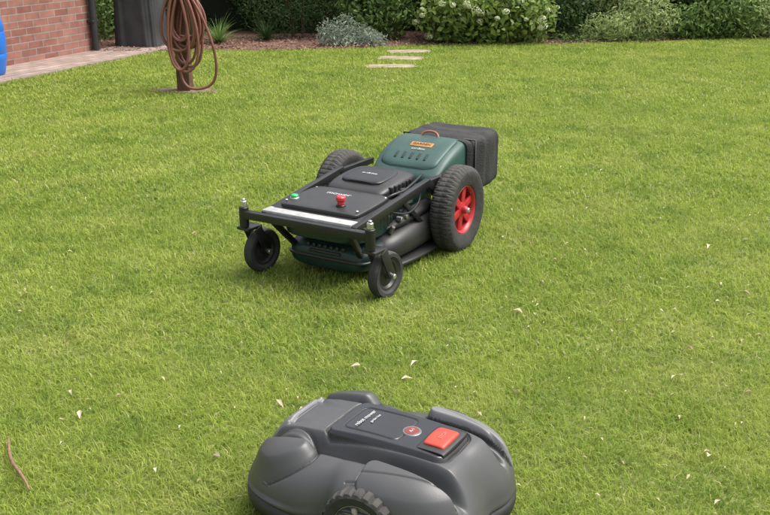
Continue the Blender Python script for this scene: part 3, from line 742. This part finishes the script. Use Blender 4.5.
# ------------------------------------------------------------------ robot mower
def robot():
    e = empty("robotic_lawn_mower", (-0.01, 2.250, 0.0), math.radians(-31)); e.scale = (.97, .97, .99)
    body = mat("grey_body_plastic", (0.062, 0.063, 0.066), 0.38, var=.08, scale=5, bump=.04, bscale=300, dust=.10)
    lite = mat("light_grey_plastic", (0.17, 0.17, 0.175), 0.4, var=.08, dust=.1)
    darkp = mat("charcoal_plastic", (0.018, 0.018, 0.02), 0.5, var=.15, dust=.12)
    gls = mat("gloss_black_hatch", (0.016, 0.016, 0.018), 0.2, var=.1, coat=.3, dust=.05)
    LX, LY = .345, .258
    def sstep(a, b, x):
        t = np.clip((x-a)/(b-a), 0, 1); return t*t*(3-2*t)
    def R(th):
        c, s = np.abs(np.cos(th)), np.abs(np.sin(th))
        ex = 3.6
        r = ((c/LX)**ex+(s/LY)**ex)**(-1/ex)
        wst = .028*np.exp(-((r*np.cos(th)+.05)/.045)**2)*(s > .5)
        nf = .022*np.exp(-((r*np.sin(th))/.06)**2)*(np.cos(th) > 0)
        nfr = .026*np.exp(-((np.abs(r*np.sin(th))-.095)/.018)**2)*(np.cos(th) < 0)
        return r-wst-nf-nfr
    def sd_rr(x, y, cx, cy, hx, hy, r):
        qx = np.abs(x-cx)-hx+r; qy = np.abs(y-cy)-hy+r
        return np.hypot(np.maximum(qx, 0), np.maximum(qy, 0))+np.minimum(np.maximum(qx, qy), 0)-r
    def hatch_sd(x, y): return sd_rr(x, y*(1+.5*np.clip(x-.05, -.2, .2)), .055, 0, .175, .090, .03)
    def fend_sd(x, y, which):
        ay = np.abs(y)
        if which == 'f': return np.hypot((x+.205)/1.25, (ay-.165)/.85)-.083
        return sd_rr(x, ay, .185, .195, .135, .055, .035)
    def Zf(x, y, rho):
        z = .115+.118*np.power(np.clip(1-rho**6, 0, 1), .6)
        z = z*(1-.10*sstep(.05, -.34, x)*1.0)
        ay = np.abs(y)
        z += .034*(1-sstep(.090, .114, ay))*(1-sstep(.25, .33, np.abs(x)))
        z -= .028*np.exp(-((ay-.122-.03*np.clip(-x, -.1, .3))/.012)**2)*(1-sstep(.8, 1.0, rho))
        f = fend_sd(x, y, 'f'); z += .036*(1-sstep(-.032, .006, f))*(1-.7*sstep(.9, 1, rho))
        g = fend_sd(x, y, 'r'); z += .032*(1-sstep(-.014, .003, g))*(1-.7*sstep(.9, 1, rho))
        z -= .006*np.exp(-(f/.0035)**2)*(rho < .97); z -= .006*np.exp(-(g/.0035)**2)*(rho < .97)
        # styling crease across fenders
        z -= .004*np.exp(-((ay-.20+.25*(x-.06))/.0025)**2)*(x > .02)*(x < .30)*(rho < .95)
        h = hatch_sd(x, y); z -= .007*np.exp(-((h-.003)/.0035)**2); z += .007*(1-sstep(-.010, 0, h))
        h2 = sd_rr(x, y, -.0, 0, .085, .062, .02); z -= .003*np.exp(-(h2/.0025)**2)
        z += .014*(1-sstep(-.25, -.24, x))*(1-sstep(.08, .088, ay))
        return z
    nA, nR = 720, 170
    th = np.linspace(0, 2*np.pi, nA, endpoint=False); r = R(th)
    rho = np.linspace(0, 1, nR)**.8; rho[0] = 0.002
    T, Q = np.meshgrid(th, rho); RR = np.tile(r, (nR, 1))
    X = Q*RR*np.cos(T); Y = Q*RR*np.sin(T); Z = Zf(X, Y, Q)
    sk = [(1.006, .108), (1.008, .1), (1.0, .096), (.985, .094), (.995, .090), (1.012, .086), (1.014, .066), (1.0, .048), (.94, .042), (.6, .042), (.002, .042)]
    Xs = [X]; Ys = [Y]; Zs = [Z]
    for s, z in sk:
        xx = s*r*np.cos(th); yy = s*r*np.sin(th); zz = np.full(nA, z)
        near = (np.abs(yy) > .17)
        arch = np.sqrt(np.clip(.138**2-(xx-.09)**2, 0, None))+.06
        lift = near & (np.abs(xx-.09) < .125) & (s > .9)
        zz = np.where(lift, np.maximum(zz, np.minimum(arch, .118-.0*zz)-.002*(1.02-s)), zz)
        Xs.append(xx[None]); Ys.append(yy[None]); Zs.append(zz[None])
    X = np.concatenate(Xs); Y = np.concatenate(Ys); Z = np.concatenate(Zs)
    k = np.exp(-((X-.09)/.085)**4)*sstep(.17, .235, np.abs(Y))
    Z = np.where(Z > .08, Z+k*np.clip(.170-Z, 0, .06)*.9, Z)
    n = X.shape[0]
    V = np.stack([X.ravel(), Y.ravel(), Z.ravel()], 1)
    J, I = np.meshgrid(np.arange(n-1), np.arange(nA), indexing='ij'); K = (I+1) % nA
    F = np.stack([J*nA+I, (J+1)*nA+I, (J+1)*nA+K, J*nA+K], -1).reshape(-1, 4)
    xm = X[:-1].ravel(); ym = Y[:-1].ravel(); jm = J.ravel()
    idx = np.zeros(len(F), int)
    h = hatch_sd(xm, ym)
    idx[(h < .004) & (jm < nR)] = 1
    g = fend_sd(xm, ym, 'r')
    idx[(g < -.004) & (ym > 0) & (jm < nR-1)] = 3
    f = fend_sd(xm, ym, 'f')
    gro = (np.abs(h-.003) < .003) | (np.abs(f) < .0025) | (np.abs(g) < .0025)
    idx[gro & (jm < nR-6)] = 2
    idx[jm >= nR+3] = 2
    fr = (xm < -.243) & (np.abs(ym) < .085) & (jm < nR); idx[fr] = 3
    mesh_obj("body_shell", V, F.tolist(), None, e, True, [body, gls, darkp, lite], idx.tolist())
    def ztop(x, y):
        a = math.atan2(y, x); return float(Zf(np.array(x), np.array(y), np.array(math.hypot(x, y)/float(R(np.array(a))))))
    sb = mat("stop_button_red", (.46, .055, .035), .45, var=.06)
    zb = ztop(.175, 0)
    loft("stop_button", [(-.046, .183, .022, zb-.01, zb+.004, 4), (-.042, .183, .030, zb-.01, zb+.012, 5), (0, .183, .032, zb-.01, zb+.016, 5), (.042, .183, .030, zb-.01, zb+.012, 5), (.046, .183, .022, zb-.01, zb+.004, 4)], sb, e)
    loft("stop_bezel", [(-.062, .183, .034, zb-.015, zb+.000, 4), (-.056, .183, .042, zb-.015, zb+.005, 5), (.056, .183, .042, zb-.015, zb+.005, 5), (.062, .183, .034, zb-.015, zb+.00, 4)], darkp, e)
    text("stop_print", "STOP", .015, mat("faded_print", (.55, .18, .14), .5), e, (.187, 0, zb+.0162), (0, 0, math.pi/2))
    text("hatch_print", "robot mower", .018, wht, e, (-.05, .0, ztop(-.05, 0)+.0025), (0, math.radians(2), math.pi/2))
    text("hatch_print_small", "garden line", .011, wht, e, (-.024, .01, ztop(-.024, .0)+.002), (0, math.radians(1), math.pi/2))
    dz = ztop(.09, 0)
    cyl("badge_disc", (.095, .0, dz-.004), (.095, .0, dz+.003), .021, mat("badge_red", (.20, .04, .035), .4), e, seg=48)
    cyl("badge_ring", (.095, .0, dz-.004), (.095, .0, dz+.002), .026, gry, e, seg=48)
    text("badge_letters", "A-1", .014, wht, e, (.095, 0, dz+.0035), (0, 0, math.pi/2))
    for s in (-1, 1):
        c = Vector((.09, .232*s, .112))
        t = lathe("drive_tyre", [(.072, -.025), (.098, -.03), (.107, -.026), (.112, -.015), (.112, .015), (.107, .026), (.098, .03), (.072, .025)], rub, e, 96,
                  lambda i, j, r, z: (-.006 if i % 4 == 3 and 2 <= j <= 5 else 0), sharp=30)
        t.location = c; t.rotation_euler = (math.pi/2*-s, 0, 0)
        hb = lathe("wheel_disc", [(0, .034), (.018, .034), (.022, .028), (.03, .018), (.066, .016), (.074, .026), (.08, .024), (.082, 0), (0, 0)], gry, e, 64)
        hb.location = c; hb.rotation_euler = (math.pi/2*-s, 0, 0)
        bm_ = mat("wheel_beige", (.33, .30, .24), .6, var=.2)
        for k in range(7):
            a = 2*math.pi*k/7
            p = c+Vector((math.cos(a)*.046, .022*s, math.sin(a)*.046))
            b = box("wheel_rib", p, (.045, .012, .014), bm_, e, bev=.004); b.rotation_euler = (0, -a, 0)
    for s in (-1, 1):
        t = lathe("front_caster", [(0, -.02), (.04, -.02), (.048, -.012), (.048, .012), (.04, .02), (0, .02)], rub, e, 48); t.location = (-.22, .14*s, .048); t.rotation_euler = (math.pi/2, 0, 0)
    for s in (-1, 1): box("headlight", (-.318, .06*s, .14), (.012, .045, .014), lite, e, bev=.004, rot=(0, 0, math.radians(12*s)))
robot()
